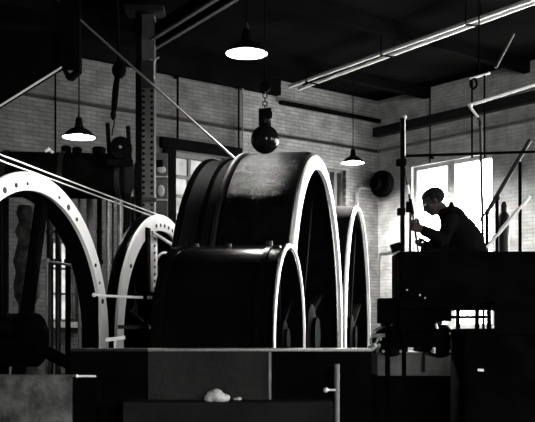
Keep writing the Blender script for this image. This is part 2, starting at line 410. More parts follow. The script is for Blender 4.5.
mb = MB(); mb.box((-.005, -.47, .72), (.05, .10, .60), bev=.01); mb.build('plate_edge', M['matte'], w2, local=True)
mb = MB(); mb.bar((.03, -.42, .985), (.03, .28, .90), .022, .022); mb.build('tie_bar', M['rim'], w2, local=True)
mb = MB(); mb.tube([(-.05, .17+.42*math.cos(a), .42+.42*math.sin(a)) for a in [PI*.95-k*PI*.6/14 for k in range(15)]], .013); mb.build('inner_hoop', M['rim'], w2, local=True)
bolts(w2r, -.014, 1.085, [k*2*PI/60 for k in (5, 12, 13, 14, 15, 16, 17, 24, 33)], .018, M['iron'])
spokes(w2, .12, 1.04, -.065, 6, M['black'], .1, .05, math.radians(45))
MB().lathe([(-.5, 0), (-.5, .09), (-.2, .09), (-.18, .18), (-.02, .18), (0, .1), (.05, .1), (.05, 0)], XM, 40).build('hub', M['iron'], w2, local=True)
mb = MB(); pedestal(mb, -.42, -.26, .5, zf, -.02); mb.build('bearing_stand', M['matte'], w2, local=True)

# ------------------------------------------------------------------ ropes
def rope(p0, p1, r, label, ext0=0, ext1=0, m='rope', cat='rope', group=None, name='wire_rope', seg=8):
    p0, p1 = Vector(p0), Vector(p1); d = p1-p0; p0 = p0-d*ext0; p1 = p1+d*ext1
    mb = MB(); mb.cyl(p0, p1, r, seg=seg); low = p0 if p0.z < p1.z else p1
    return single(mb, name, M[m], low, label, cat, group)
rope(pt(159, 215, 10.95), pt(22, 163, 7.93), .0070, 'upper of the two bright ropes slanting over the flywheel to the rope wheel', 0, .45, group='ropes on the rope wheel')
rope(pt(152, 216, 10.8), pt(22, 168.6, 7.93), .0070, 'lower of the two bright ropes slanting over the flywheel to the rope wheel', 0, .45, group='ropes on the rope wheel')
e0, e1 = pt(238, 161.5, 10.55), pt(58, 0, 12.5)
rope(e0, e1, .014, 'long steel rope slanting down from the roof to the largest drum', 0, .004, m='wire')

# ------------------------------------------------------------------ lamps
def make_lamp(px, py, d, label, scale=1.0, group='hanging enamel lamps', bulb='bulb'):
    base = pt(px, py, d); s = scale
    e = thing('pendant_lamp', label, 'lamp', base, 0, group)
    o = lambda prof, seg=48, closed=False: MB().lathe([(z*s, r*s) for z, r in prof], Matrix(), seg, closed)
    o([(0, .180), (.008, .181), (.03, .165), (.06, .135), (.085, .10), (.10, .062), (.12, .045), (.20, .036), (.215, .03), (.215, .0)]).build('shade', M['black'], e, local=True)
    o([(.002, .177), (.03, .160), (.06, .130), (.085, .095), (.10, .055), (.11, 0)]).build('reflector', M['white'], e, local=True)['label'] = 'white enamel inside of the shade'
    MB().ball((0, 0, .045*s), .032*s, (1, 1, 1.25)).build('bulb', M[bulb], e, local=True)
    MB().cyl((0, 0, .075*s), (0, 0, .12*s), .018*s).build('lamp_socket', M['pale'], e, local=True)
    MB().cyl((0, 0, .215*s), (0, 0, .27*s), .02*s, .012*s).build('cap', M['iron'], e, local=True)
    MB().cyl((0, 0, .26*s), (0, 0, ZC-base.z+.01), .007).build('cord', M['matte'], e, local=True)
    return e
make_lamp(79, 137.5, 10.7, 'lit black pendant lamp over the dark tank, lowest at the left')
make_lamp(246.5, 54, 11.0, 'lit pendant lamp highest in the room, seen from below near the roof', 1.3)
make_lamp(353, 163, 15.6, 'lit black pendant lamp near the corner, above the narrow drum', bulb='bulb_strong')

# ------------------------------------------------------------------ hanging ball
b = pt(265, 139.5, 9.4)
e = thing('hoist_ball', 'glossy black iron ball hanging from a chain above the largest drum', 'hoist ball', b)
MB().ball((0, 0, 0), .136, seg=40).build('ball', M['blackgloss'], e, local=True)
mb = MB(); mb.cyl((0, 0, .12), (0, 0, .15), .06); mb.box((-.012, 0, .21), (.10, .08, .17), bev=.02); mb.box((.045, 0, .235), (.05, .06, .06), bev=.01); mb.cyl((-.06, 0, .28), (.06, 0, .28), .025); mb.cyl((0.04, 0, .18), (.055, 0, .18), .03)
mb.build('shackle_block', M['black'], e, local=True)
mb = MB()
for k in range(5):
    mb.lathe([(-.006, .022), (0, .028), (.006, .022), (0, .016)], Matrix.Translation((0, 0, .31+k*.037)) @ Matrix.Rotation(PI/2, 4, 'X' if k % 2 else 'Y'), 14, True)
mb.build('chain', M['iron'], e, local=True)
mb = MB(); mb.box((0, 0, .50), (.07, .06, .09), bev=.015); mb.cyl((0, -.045, .50), (0, .045, .50), .05)
mb.build('swivel', M['matte'], e, local=True)
MB().cyl((0, 0, .47), (0, 0, ZC-b.z+.01), .008).build('hanging_rope', M['matte'], e, local=True)

# ------------------------------------------------------------------ pipes along the roof
def zplane(px, py, z):      # point on the pixel's ray at height z
    d = (z-H)*F/(HY-py); return pt(px, py, d)
def roof_pipe(a, b, z, r, label, m='pipe', e0=0, e1=.35, group='pale pipes under the roof'):
    p, q = zplane(*a, z), zplane(*b, z)
    return rope(p, q, r, label, e0, e1, m, 'pipe', group, 'pipe', 14)
ZP = ZC-.25
roof_pipe((289, 86.5), (480, 18), ZP, .028, 'upper of two long pale pipes running under the dark roof')
roof_pipe((299, 89), (491, 18.5), ZP, .026, 'lower of two long pale pipes running under the dark roof')
for f, lab in ((.12, 'dark hanger strap on the pale roof pipes, nearest the corner of the room'), (.55, 'dark hanger strap at the middle of the pale roof pipes'), (.95, 'dark hanger strap on the pale roof pipes, nearest the top edge')):
    mb = MB(); p = zplane(289, 86.5, ZP).lerp(zplane(480, 18, ZP), f); q = zplane(299, 89, ZP).lerp(zplane(491, 18.5, ZP), f)
    p0 = p+(p-q).normalized()*.03-Vector((0, 0, .034)); q0 = q+(q-p).normalized()*.03-Vector((0, 0, .034)); mb.bar(p0, q0, .03, .014); mb.cyl(p0, Vector((p0.x, p0.y, ZC+.01)), .008); mb.cyl(q0, Vector((q0.x, q0.y, ZC+.01)), .008)
    single(mb, 'pipe_hanger', M['matte'], p0, lab, 'pipe hanger', 'hanger straps of the roof pipes')
# grey roof beam at upper left (an I-beam)
p, q = zplane(146, 41, ZC-.3), zplane(184, 17, ZC-.3)
d_ = (q-p).normalized(); q = q+d_*2
e = thing('roof_beam', 'short grey steel beam under the roof above the riveted column', 'roof beam', p)
sd = d_.cross(Vector((0, 0, 1))).normalized(); up = Vector((0, 0, 1))
MB().bar(p-up*.0, q-up*.0, .02, .30).build('web', M['ceil'], e)
mb = MB(); mb.bar(p-sd*.09-up*.11, q-sd*.09-up*.11, .05, .03); mb.build('bottom_flange', M['beam'], e)
mb = MB(); mb.bar(p+sd*.11-up*.11, q+sd*.11-up*.11, .05, .03); mb.build('bottom_flange', M['beam'], e)
mb = MB(); mb.bar(p-sd*.12-up*.08, p+sd*.12-up*.08, .06, .08); mb.bar(p+up*.1, p+up*.31, .2, .04); mb.bar(q-d_*.1+up*.1, q-d_*.1+up*.31, .2, .04); mb.build('end_bracket', M['beam'], e)

# ------------------------------------------------------------------ left: column, tank, rack
def col(d): return lambda px, py: pt(px, py, d)
D = 12.9
k = col(D)
xl, xr = k(136.5, 0).x, k(154.5, 0).x
e = thing('steel_column', 'tall riveted grey steel column left of the grimy window', 'column', Vector(((xl+xr)/2, D, 0)))
xm = k(142, 0).x
mb = MB(); mb.box(((xm+xr)/2, D, ZC/2), (xr-xm, .02, ZC))
face = mb.build('face_plate', M['rivet'], e)
first = None
z = k(0, 222).z
while z < k(0, 78).z:
    for x in (xm+.022, xr-.034):
        if first is None: first = MB().ball((0, 0, 0), .019, (1, .6, 1), 8).build('rivet', M['matte'], face, local=True); o = first
        else: o = first.copy(); C.objects.link(o); o.parent = face
        o.location = WM[face].inverted() @ Vector((x, D-.014, z))
    z += .075
mb = MB(); mb.box(((xl+xm)/2-.005, D+.02, ZC/2), (xm-xl, .16, ZC)); mb.build('side_channel', M['matte'], e)
mb = MB(); mb.box((xr-.012, D+.1, ZC/2), (.02, .18, ZC)); mb.build('flange', M['rivet'], e)
mb = MB(); mb.box(((xl+xr)/2, D-.02, k(0, 200).z), (xr-xl+.06, .05, .05)); mb.build('splice_plate', M['iron'], e)
mb = MB(); mb.box(((xl+xr)/2, D, ZC-.04), (.5, .3, .08)); mb.build('cap_plate', M['iron'], e)
mb = MB(); mb.box(((xl+xr)/2+.03, D-.03, k(0, 75).z), (.16, .06, .35)); mb.build('gusset', M['iron'], e)
# bent grey conduit near column top
mb = MB(); mb.tube([k(159, 57), k(155, 60), k(154, 64), k(154, 78)], .012); mb.cyl(k(150, 62), k(153, 62)+Vector((0, 0, .0)), .04); mb.ball(k(153, 77), .035)
single(mb, 'conduit', M['dullpipe'], k(154, 78), 'short bent grey conduit fixed to the top of the riveted column', 'conduit')

# dark horizontal tank with pots
DT = 12.5; k = col(DT)
a, b = k(-6, 174), k(134, 177)
e = thing('storage_tank', 'long black horizontal tank on legs beneath the left lamp', 'tank', Vector(((a.x+b.x)/2, DT, 0)))
mb = MB(); R = .29
M4 = Matrix.Translation(a) @ rot_to(b-a); L = (b-a).length
mb.lathe([(0, 0), (.02, R*.6), (.08, R*.95), (.12, R), (L-.12, R), (L-.08, R*.95), (L-.02, R*.6), (L, 0)], M4, 40); mb.build('tank_body', M['matte'], e)
for f in (.1, .5, .9):
    p = a.lerp(b, f); mb = MB(); mb.lathe([(-.03, R+.003), (-.03, R+.015), (.03, R+.015), (.03, R+.003)], Matrix.Translation(p) @ rot_to(b-a), 40, True); mb.build('strap', M['iron'], e)
for f in (.06, .97):
    p = a.lerp(b, f)
    for dy in (-.15, .15):
        mb = MB(); mb.box((p.x, DT+dy, (p.z-R*.8)/2), (.07, .07, p.z-R*.8)); mb.build('leg', M['matte'], e)
mb = MB(); mb.cyl(k(53, 156)+Vector((-.03, -.30, .0)), k(55, 152)+Vector((.0, -.30, 0)), .018); mb.cyl(k(54, 154)+Vector((0, -.3, 0)), k(54, 154), .02); mb.build('valve', M['pale'], e)['label'] = 'small pale fitting standing in for a glint'  # the tank's glint put in as a pale fitting
ztop = a.z+R
for i, (px, w, hh, lab) in enumerate([(66, .062, .1, 'squat dark pot, leftmost of three on top of the tank'), (77, .062, .085, 'squat dark pot under the lamp, middle of three on top of the tank'), (99, .085, .095, 'squat dark pot, widest of three on top of the tank')]):
    c = k(px, 0); zz = a.z+(b.z-a.z)*((c.x-a.x)/(b.x-a.x))+R-.012
    mb = MB(); mb.lathe([(0, 0), (0, w*.95), (.02, w), (hh*.75, w), (hh*.92, w*.9), (hh, w*.7), (hh, 0)], Matrix(), 24)
    mb.lathe([(hh*.75, w), (hh*.78, w+.008), (hh*.82, w)], Matrix(), 24, True)
    o = mb.build('iron_pot', M['matte']); o.location = (c.x, DT, zz); tag(o, lab, 'pot', 'pots on the tank')

# hanging tackle and sheave block
k = col(12.1)
e = thing('sheave_block', 'dark pulley wheel in a two-pronged fork standing beside the steel column', 'pulley', k(121, 152))
c = k(121, 148)
MB().lathe([(-.05, 0), (-.05, .135), (-.02, .115), (.02, .115), (.05, .135), (.05, 0)], Matrix.Translation(c) @ Matrix.Rotation(PI/2, 4, 'X'), 36).build('sheave', M['matte'], e)
for (x0, y0, x1, y1) in ((107.5, 123, 110, 152), (128, 126, 130, 152)):
    MB().bar(k(x0, y0), k(x1, y1+12), .035, .05, .004).build('fork_arm', M['matte'], e)
mb = MB(); mb.bar(k(107, 163), k(133, 163), .08, .08); mb.build('cross_bar', M['matte'], e)
mb = MB(); mb.cyl(c-Vector((0, .1, 0)), c+Vector((0, .1, 0)), .016); mb.build('axle', M['dullpipe'], e)
e = thing('chain_tackle', 'dark tangled chain tackle hanging from the roof left of the column', 'chain hoist', k(114, 118))
mb = MB()
mb.tube([k(121, 62), k(118, 80), k(115, 100), k(113, 116)], .022); mb.tube([k(117, 70), k(113.5, 90), k(112.5, 108), k(113, 117)], .016); mb.tube([k(119, 75), k(117.5, 95), k(116, 108), k(113.5, 118)], .012)
mb.build('chain', M['matte'], e)
mb = MB(); mb.ball(k(113.3, 115), .05, (.7, .7, 1.3)); mb.tube([k(113.5, 118), k(114.5, 123), k(112.5, 130), k(112, 136)], .008); mb.build('hook', M['matte'], e)
mb = MB(); mb.cyl(k(119, 68), Vector((k(119, 0).x, 11.9, ZC+.01)), .02); mb.ball(k(119, 70), .09, (1, .7, 1.2)); mb.build('hoist_body', M['matte'], e)

# vertical pipes of the rack below the tank
pipes = [(50, 9.9, .035, 'iron', 'dark upright pipe, leftmost seen through the flywheel'), (58, 9.9, .028, 'iron', 'dark upright pipe beside the leftmost one, seen through the flywheel'),
         (79.5, 13.2, .022, 'dullpipe', 'thin grey upright pipe just right of the flywheel rim top'), (90.5, 13.2, .055, 'grey', 'thick grey upright pipe under the tank, right of the flywheel'),
         (107.5, 13.3, .022, 'dullpipe', 'thin grey upright pipe under the middle of the tank'), (113, 13.2, .016, 'iron', 'slim dark upright pipe left of the rope wheel'),
         (99.5, 13.0, .035, 'matte', 'dark upright pipe right of the thick grey pipe under the tank'), (125.5, 12.9, .03, 'matte', 'dark upright pipe beside the ladder, left of the steel column'), (68, 10.4, .03, 'matte', 'dark upright pipe, rightmost of those seen through the flywheel'),
         (119, 13.2, .03, 'dullpipe', 'grey upright pipe with a collar, left of the rope wheel')]
for px, d, r, m, lab in pipes:
    p = pt(px, 0, d); zt = pt(0, 172 if d > 11 else 205, d).z
    mb = MB(); mb.cyl((p.x, d, 0), (p.x, d, zt), r, seg=16); mb.cyl((p.x, d, 0), (p.x, d, .05), r*1.4)
    z = pt(0, 262, d).z; mb.cyl((p.x, d, z-.03), (p.x, d, z+.03), r*1.4); z = pt(0, 232, d).z; mb.cyl((p.x, d, z-.015), (p.x, d, z+.015), r*1.3)
    single(mb, 'pipe', M[m], (p.x, d, 0), lab, 'pipe', 'upright pipes under the tank')
k = col(13.0)
e = thing('ladder', 'narrow pale ladder leaning against the steel column', 'ladder', Vector((k(131, 0).x, 12.9, 0)))
for x0, x1 in ((131.5, 127), (135.5, 132)):
    mb = MB(); p, q = k(x0, 163), k(x1, 330); mb.bar(p, Vector((q.x, 12.7, 0)), .03, .02); mb.build('side_rail', M['dullpipe'], e)
for j in range(17):
    f = .05+j*.055; p = k(131.5, 163).lerp(Vector((k(127, 0).x, 12.7, 0)), f); q = k(135.5, 163).lerp(Vector((k(132, 0).x, 12.7, 0)), f)
    MB().cyl(p, q, .009, seg=8).build('rung', M['dullpipe'], e)
# panel strip between column and window
k = col(13.8)
e = thing('meter_board', 'tall narrow pale panel with a black box between the column and the window', 'panel', Vector((k(161, 0).x, 13.8, 0)))
x0, x1 = k(155.5, 0).x, k(167.5, 0).x
mb = MB(); mb.box(((x0+x1)/2, 13.83, k(0, 153).z/2), (x1-x0, .04, k(0, 153).z)); mb.build('board', M['rivet'], e)
mb = MB(); mb.box((k(159.5, 0).x, 13.78, k(0, 164).z), (.11, .08, .1), bev=.008); mb.build('black_box', M['matte'], e)
for x, y, sc_ in ((161.5, 170, (1.1, .4, .9)), (161, 191, (.9, .4, 1.4))): MB().ball(k(x, y)+Vector((0, -.02, 0)), .06, sc_).build('gauge', M['grey2'], e)
for y in (177, 200): MB().box(((x0+x1)/2, 13.79, k(0, y).z), (x1-x0, .04, .02)).build('cross_strip', M['grey2'], e)

# wall conduits and rods
def wallrod(px, y0, y1, r, m, lab, o=.075, name='conduit', cat='conduit', side='L'):
    P, T, Z = (left, tl, zl) if side == 'L' else (right, sr, zr)
    mb = MB(); a = P(T(px), o, Z(px, y1)); mb.cyl(a, P(T(px), o, Z(px, y0)), r, seg=10)
    mb.box(P(T(px), o*.5, Z(px, y0+6)), (.05, o, .03), AL if side == 'L' else AR); mb.box(P(T(px), o*.5, Z(px, y1-6)), (.05, o, .03), AL if side == 'L' else AR)
    return single(mb, name, M[m], a, lab, cat)
wallrod(53, 66, 215, .014, 'matte', 'thin dark conduit on the brick wall at the far left')
wallrod(175, 72, 148, .018, 'matte', 'dark conduit on the brick wall running down to the grimy window')
wallrod(236, 82, 200, .016, 'matte', 'dark conduit on the brick wall just left of the hanging ball')
wallrod(240, 84, 200, .012, 'dullpipe', 'thin grey conduit beside the dark one left of the ball')
wallrod(433, 70, 164, .012, 'matte', 'thin dark rod on the wall above the bright window', name='rod', cat='rod', side='R')
# elbow conduit near the corner
z0 = zl(355, 205); z1 = zl(360, 188.5)
mb = MB(); t = tl(355); P = lambda tt, z: left(tt, .06, z)
mb.tube([P(t, H-.6), P(t, z0), P(t, z1-.12), P(t-.03, z1-.04), P(t-.1, z1), P(tl(374), z1)], .022)
single(mb, 'conduit', M['grey2'], P(t, H-.6), 'grey bent conduit on the wall below the corner lamp', 'conduit')
z0 = zr(392, 252)
mb = MB(); mb.tube([right(sr(381), .05, z0-1.3), right(sr(381), .05, z0-.1), right(sr(382), .05, z0-.02), right(sr(384), .05, z0), right(sr(402), .05, z0)], .016)
single(mb, 'conduit', M['dullpipe'], right(sr(381), .05, z0-1.3), 'thin grey pipe on the wall behind the control post', 'conduit')
# hose reel on right wall
c = right(sr(390), .2, zr(390, 185)); e = thing('hose_reel', 'round dark hose reel hung on the wall by the corner', 'hose reel', c, AR)
YM = Matrix.Rotation(PI/2, 4, 'X')
MB().lathe([(-.09, .1), (-.09, .2), (-.06, .235), (.0, .245), (.06, .235), (.09, .2), (.09, .1)], YM, 36, True).build('coiled_hose', M['matte'], e, local=True)
MB().lathe([(-.11, 0), (-.11, .11), (.2, .11), (.2, 0)], YM, 24).build('reel_hub', M['matte'], e, local=True)

# diagonal tie rod & bracket upper left
k = col(12.2)
rope(k(22, 92), k(62, 67), .013, 'bright slanting tie rod high on the wall at upper left', .6, 0, 'pipe', 'tie rod', None, 'tie_rod')
mb = MB(); mb.prism([k(60, 64), k(66, 78), k(71, 79), (k(80, 71)), k(80, 66), k(70, 73)], (0, .12, 0)); mb.box((k(70, 0).x, 12.26, (k(0, 66).z+ZC)/2), (.25, .12, ZC-k(0, 68).z+.02))
single(mb, 'roof_bracket', M['matte'], k(70, 78), 'dark V-shaped bracket under the roof at the end of the tie rod', 'bracket')

# castings seen through flywheel
k = col(9.0)
c = k(27, 0); mb = MB()
prof = [(0, 0), (0, .2), (.3, .2), (.4, .12)]
for y, r in ((330, .1), (305, .075), (297, .11), (285, .12), (272, .10), (262, .125), (240, .08), (232, .11), (222, .07), (213, .1), (206, .08), (203, 0)): prof.append((k(0, y).z, r))
mb.lathe(prof, Matrix.Translation((c.x, 9.0, 0)), 24)
z = k(0, 266).z; mb.cyl((c.x, 9, z), (c.x+.12, 8.9, z+.02), .05); mb.cyl((c.x+.12, 8.9, z-.02), (c.x+.14, 8.9, z+.06), .07)
single(mb, 'valve_casting', M['rough'], (c.x, 9.0, 0), 'rough grey upright valve casting seen through the flywheel at the left edge', 'valve')
mb = MB(); mb.cyl(pt(47, 261, 9.6), pt(92, 269, 9.6), .013); mb.cyl(pt(92, 269, 9.6), pt(92, 300, 9.6), .01); mb.ball(pt(47, 261, 9.6), .03); mb.cyl(pt(47, 261, 9.6), Vector((pt(47, 0, 9.6).x, 9.6, 0)), .012)
single(mb, 'hand_rail', M['dullpipe'], Vector((pt(47, 0, 9.6).x, 9.6, 0)), 'thin slanting hand rail seen inside the open flywheel', 'rail')

# guard bar between flywheel and rope wheel
k = col(7.75)
e = thing('guard_rail', 'short white guard rail between the flywheel and the rope wheel', 'rail', k(100, 348))
MB().cyl(k(94, 295.5), k(143, 297.5), .011, seg=12).build('top_bar', M['rim'], e)
MB().ball(k(94, 295), .017).build('end_knob', M['rim'], e)
MB().cyl(k(147.5, 297.5), k(152, 297.5), .013, seg=12).build('end_stub', M['rim'], e)
for px in (146, 97): MB().cyl(k(px, 296), k(px, 349.5), .012).build('post', M['matte'], e)
MB().bar(k(118, 327), k(146, 327), .02, .03).build('lower_bar', M['iron'], e)
mb = MB(); mb.bar(k(106, 340), k(125, 337.5), .045, .03); mb.bar(k(115, 339)+Vector((0, .02, 0)), k(115, 349.5)+Vector((0, .02, 0)), .02, .03)
mb.build('foot_plate', M['rim'], e)['label'] = 'bright foot plate'

# ------------------------------------------------------------------ the foundation in front
zt = H-13.3/F*6.73
def fpt(px, d=6.68): return pt(px, 0, d).x
e = thing('hoist_foundation', 'long low foundation wall with a steel-edged top in front of the drums', 'foundation', Vector((fpt(200), 6.68, 0)))
mb = MB(); mb.box(((fpt(148)+fpt(269))/2, 6.71, (zt-.02)/2), (fpt(269)-fpt(148), .06, zt-.02)); mb.build('concrete_face', M['face'], e)
mb = MB(); mb.box(((fpt(70)+fpt(148))/2, 6.73, (zt-.02)/2), (fpt(148)-fpt(70), .08, zt-.02)); mb.box(((fpt(270)+fpt(372))/2, 6.73, (zt-.02)/2), (fpt(372)-fpt(270), .08, zt-.02)); mb.build('steel_face', M['matte'], e)
mb = MB(); mb.box((fpt(270), 6.69, (zt-.02)/2), (.018, .05, zt-.02)); mb.build('joint_strip', M['dullpipe'], e)
mb = MB(); mb.box(((fpt(70)+fpt(148))/2, 6.75, zt-.01), (fpt(148)-fpt(70), .16, .02)); mb.build('dark_coping', M['iron'], e)
mb = MB(); mb.box(((fpt(148)+fpt(372))/2, 6.75, zt-.01), (fpt(372)-fpt(148), .17, .022), bev=.006); mb.build('coping', M['wire'], e)['label'] = 'worn bright steel edge'
mb = MB(); mb.box(((fpt(130)+fpt(330))/2, 6.50, pt(0, 401, 6.50).z/2), (fpt(330)-fpt(130), .3, pt(0, 401, 6.50).z)); mb.build('lower_step', M['conc_dark'], e)
# upright in front of the steel face
x = pt(337, 0, 6.52).x
e = thing('pipe_stand', 'grey upright pipe in front of the foundation below the largest drum', 'pipe', Vector((x, 6.52, 0)))
mb = MB(); mb.cyl((x, 6.52, 0), (x, 6.52, pt(0, 364, 6.52).z), .018); mb.cyl((x, 6.52, 0), (x, 6.52, .04), .06); mb.build('pole', M['dullpipe'], e)
mb = MB(); mb.cyl(pt(325, 390, 6.46), pt(336, 390, 6.46), .008); mb.ball(pt(326, 390, 6.46), .018); mb.build('tap', M['pipe'], e)
# rag on the step
c = pt(217, 400, 6.46); mb = MB()
for dx, dz, r in ((0, .035, .05), (-.05, .02, .032), (.045, .022, .036), (.0, .06, .03), (.02, .02, .045), (-.025, .045, .036)):
    mb.ball((c.x+dx, 6.46+random.uniform(-.02, .02), c.z+dz-.008), r, (1.1, .9, .75), 14)
for v in mb.bm.verts: v.co += Vector((random.uniform(-.004, .004), random.uniform(-.004, .004), random.uniform(-.004, .004)))
single(mb, 'rag_bundle', M['tarp'], c, 'crumpled pale rag bundle on the step at the bottom of the foundation', 'rag')
mb = MB(); mb.ball((pt(239, 0, 6.46).x, 6.46, c.z+.008), .015, (1.2, 1, .8), 12); mb.ball((pt(236, 0, 6.46).x, 6.465, c.z+.006), .012, (1.4, 1, .7), 12)
single(mb, 'rag_scrap', M['tarp'], (pt(239, 0, 6.46).x, 6.46, c.z), 'tiny pale scrap of rag right of the rag bundle', 'rag')
# left block
zb = pt(0, 375.5, 6.4).z
mb = MB(); x0, x1 = pt(-12, 0, 6.4).x, pt(72, 0, 6.4).x
mb.box(((x0+x1)/2, 6.5, zb/2), (x1-x0, .2, zb), bev=.02)
single(mb, 'concrete_block', M['rough'], ((x0+x1)/2, 6.5, 0), 'rough grey concrete block at the bottom left corner', 'concrete block')
k = col(6.4)
mb = MB(); mb.box((pt(85, 0, 6.42).x, 6.5, k(0, 377).z/2), (.15, .18, k(0, 377).z)); e = single(mb, 'cable_trough', M['matte'], (pt(85, 0, 6.42).x, 6.5, 0), 'low black trough beside the grey concrete block', 'trough')
mb = MB(); mb.cyl(k(77, 376.2), k(96, 376.2), .007); mb.ball(k(77, 376), .012)
single(mb, 'steel_bar', M['rim'], k(77, 377), 'short bright steel bar lying on the black trough', 'bar')

# ------------------------------------------------------------------ right: base block, motors, bed
zb = pt(0, 352, 9.6).z
x0, x1 = pt(377, 0, 9.6).x, pt(467, 0, 9.6).x
mb = MB(); mb.box(((x0+x1)/2, 10.0, (zb+pt(0, 376, 9.6).z)/2), (x1-x0, .8, zb-pt(0, 376, 9.6).z), bev=.015); base_z = pt(0, 376, 9.6).z
e = thing('concrete_plinth', 'grey concrete plinth under the two motors, right of the foundation', 'plinth', ((x0+x1)/2, 10.0, 0))
mb.build('concrete_top', M['grey'], e)
mb = MB(); mb.box(((x0+x1)/2, 10.0, base_z/2), (x1-x0-.01, .78, base_z)); mb.build('dark_base', M['matte'], e)
mb = MB(); mb.box((pt(424, 0, 9.6).x, 9.595, zb-.1), (.02, .02, .2)); mb.box((pt(453, 0, 9.6).x, 9.595, zb-.1), (.012, .02, .2)); mb.build('seam', M['iron'], e)
for px, r, lab in ((391, .155, 'left of two round black motors on the grey plinth'), (440, .165, 'right of two round black motors on the grey plinth, under the operator')):
    c = pt(px, 341, 9.62)
    e = thing('motor', lab, 'motor', (c.x, 9.9, zb), 0, 'motors on the grey plinth')
    MB().lathe([(-.38, 0), (-.38, r*.35), (-.33, r*.4), (-.33, r*.9), (-.3, r), (.3, r), (.33, r*.9), (.33, 0)], Matrix.Translation((c.x, 9.88, c.z)) @ Matrix.Rotation(PI/2, 4, 'X'), 36).build('casing', M['black'], e)
    mb = MB(); mb.box((c.x, 9.9, zb+.02), (r*2.2, .5, .06)); mb.build('foot', M['matte'], e)
    mb = MB(); mb.box((c.x, 9.9, c.z+r+.03), (.12, .2, .09), bev=.01); mb.build('terminal_box', M['iron'], e)
    for sx in (-1, 1):
        MB().ball((c.x+sx*r*.75, 9.53, c.z+.02), .018).build('bolt', M['pipe'], e); MB().ball((c.x+sx*r*.55, 9.54, c.z-.1), .014).build('bolt', M['pipe'], e)
# bright fittings on plinth, left
mb = MB(); k = col(9.5); mb.tube([k(371, 349), k(374, 345), k(377, 341), k(378, 337)], .012); mb.ball(k(374, 346), .03); mb.cyl(k(373, 336), k(385, 335.5), .018); mb.cyl(k(379, 345), Vector((k(379, 0).x, 9.7, zb-.005)), .016); mb.ball(k(372, 348), .03)
single(mb, 'oil_pipe', M['pipe'], Vector((k(379, 0).x, 9.7, zb)), 'small bright oil pipe fitting at the left end of the grey plinth', 'pipe')
# cross bar with pale top behind, beneath the stand
mb = MB(); k = col(9.5); mb.bar(k(431, 333.5), k(466, 333.5), .03, .014); mb.cyl(k(436, 324), k(438, 333), .012); mb.cyl(k(462, 333), Vector((k(462, 0).x, 9.5, 0)), .014); mb.cyl(k(434, 333), Vector((k(434, 0).x, 9.5, zb-.01)), .014)
single(mb, 'step_bar', M['pipe'], Vector((k(462, 0).x, 9.5, 0)), 'thin pale bar under the operator stand, above the right motor', 'bar')
# dark bed at far right
x0, x1 = pt(464, 0, 7.9).x, pt(560, 0, 7.9).x; zb2 = pt(0, 328.5, 7.9).z
e = thing('machine_bed', 'big black machine bed in the bottom right corner', 'machine bed', ((x0+x1)/2, 8.2, 0))
mb = MB(); mb.box(((x0+x1)/2, 8.2, zb2/2), (x1-x0, .6, zb2), bev=.02); mb.build('bed', M['matte'], e)
mb = MB(); mb.box((pt(480.5, 0, 7.9).x, 7.895, pt(0, 370, 7.9).z), (.05, .012, .022), bev=.004); mb.build('glint_plate', M['white'], e)['label'] = 'small white plate standing in for a glint'  # small glint on the bed put in as a white plate

# ------------------------------------------------------------------ operator's stand
DF = 8.25; k = col(DF)
zd = pt(0, 302, 8.5).z
x0, x1 = k(400, 0).x, k(560, 0).x
e = thing('operator_stand', 'black raised control stand where the operator sits, right of the post', 'control stand', Vector(((x0+x1)/2, 8.7, 0)))
mb = MB(); mb.box(((x0+x1)/2, 8.68, zd-.03), (x1-x0, .9, .06)); mb.build('deck', M['matte'], e)
mb = MB(); zt2 = k(0, 251.5).z; zb3 = k(0, 303).z
mb.box(((x0+x1)/2, DF, (zt2+zb3)/2), (x1-x0, .04, zt2-zb3), bev=.006); mb.build('front_panel', M['matte'], e)
mb = MB(); mb.box((x0+.01, 8.5, (zt2+zb3)/2), (.03, .5, zt2-zb3)); mb.build('side_panel', M['matte'], e)
mb = MB(); xa, xb = k(400, 0).x, k(452, 0).x
mb.box(((xa+xb)/2, 8.5, (k(0, 321).z+zb3)/2), (xb-xa, .44, zb3-k(0, 321).z)); xb = k(436, 0).x; mb.box(((xa+xb)/2, 8.5, (k(0, 332).z+zb3)/2), (xb-xa, .42, zb3-k(0, 332).z)); mb.build('lower_cabinet', M['matte'], e)
mb = MB(); xa, xb = k(416, 0).x, k(428, 0).x
mb.box(((xa+xb)/2, 8.5, k(0, 338).z), (.5, .3, .16)); mb.build('underframe', M['matte'], e)
for px, dy in ((404, 8.3), (404, 9.05), (458, 9.05), (530, 9.05), (477, 8.5), (489, 8.45)):
    mb = MB(); x = pt(px, 0, dy).x; zz = zd-.02; zlow = zb2-.01 if px in (477, 489) else 0
    mb.box((x, dy, (zz+zlow)/2), (.035, .035, zz-zlow)); mb.build('leg', M['matte'], e)
mb = MB(); mb.box(((k(484, 0).x+k(560, 0).x)/2, 7.87, (k(0, 303).z+k(0, 334).z)/2), (k(560, 0).x-k(484, 0).x, .03, k(0, 303).z-k(0, 334).z)); mb.box(((k(484, 0).x+k(560, 0).x)/2, 8.055, k(0, 304).z), (k(560, 0).x-k(484, 0).x, .37, .03)); mb.build('skirt', M['matte'], e)
mb = MB(); mb.cyl((k(452, 0).x, 8.75, k(0, 316).z), (k(500, 0).x, 8.75, k(0, 316).z), .014); mb.build('brace', M['matte'], e)
for px, py in ((407, 290), (420, 295), (425, 298)): MB().ball(pt(px, py, DF-.02), .009).build('stud', M['pipe'], e)
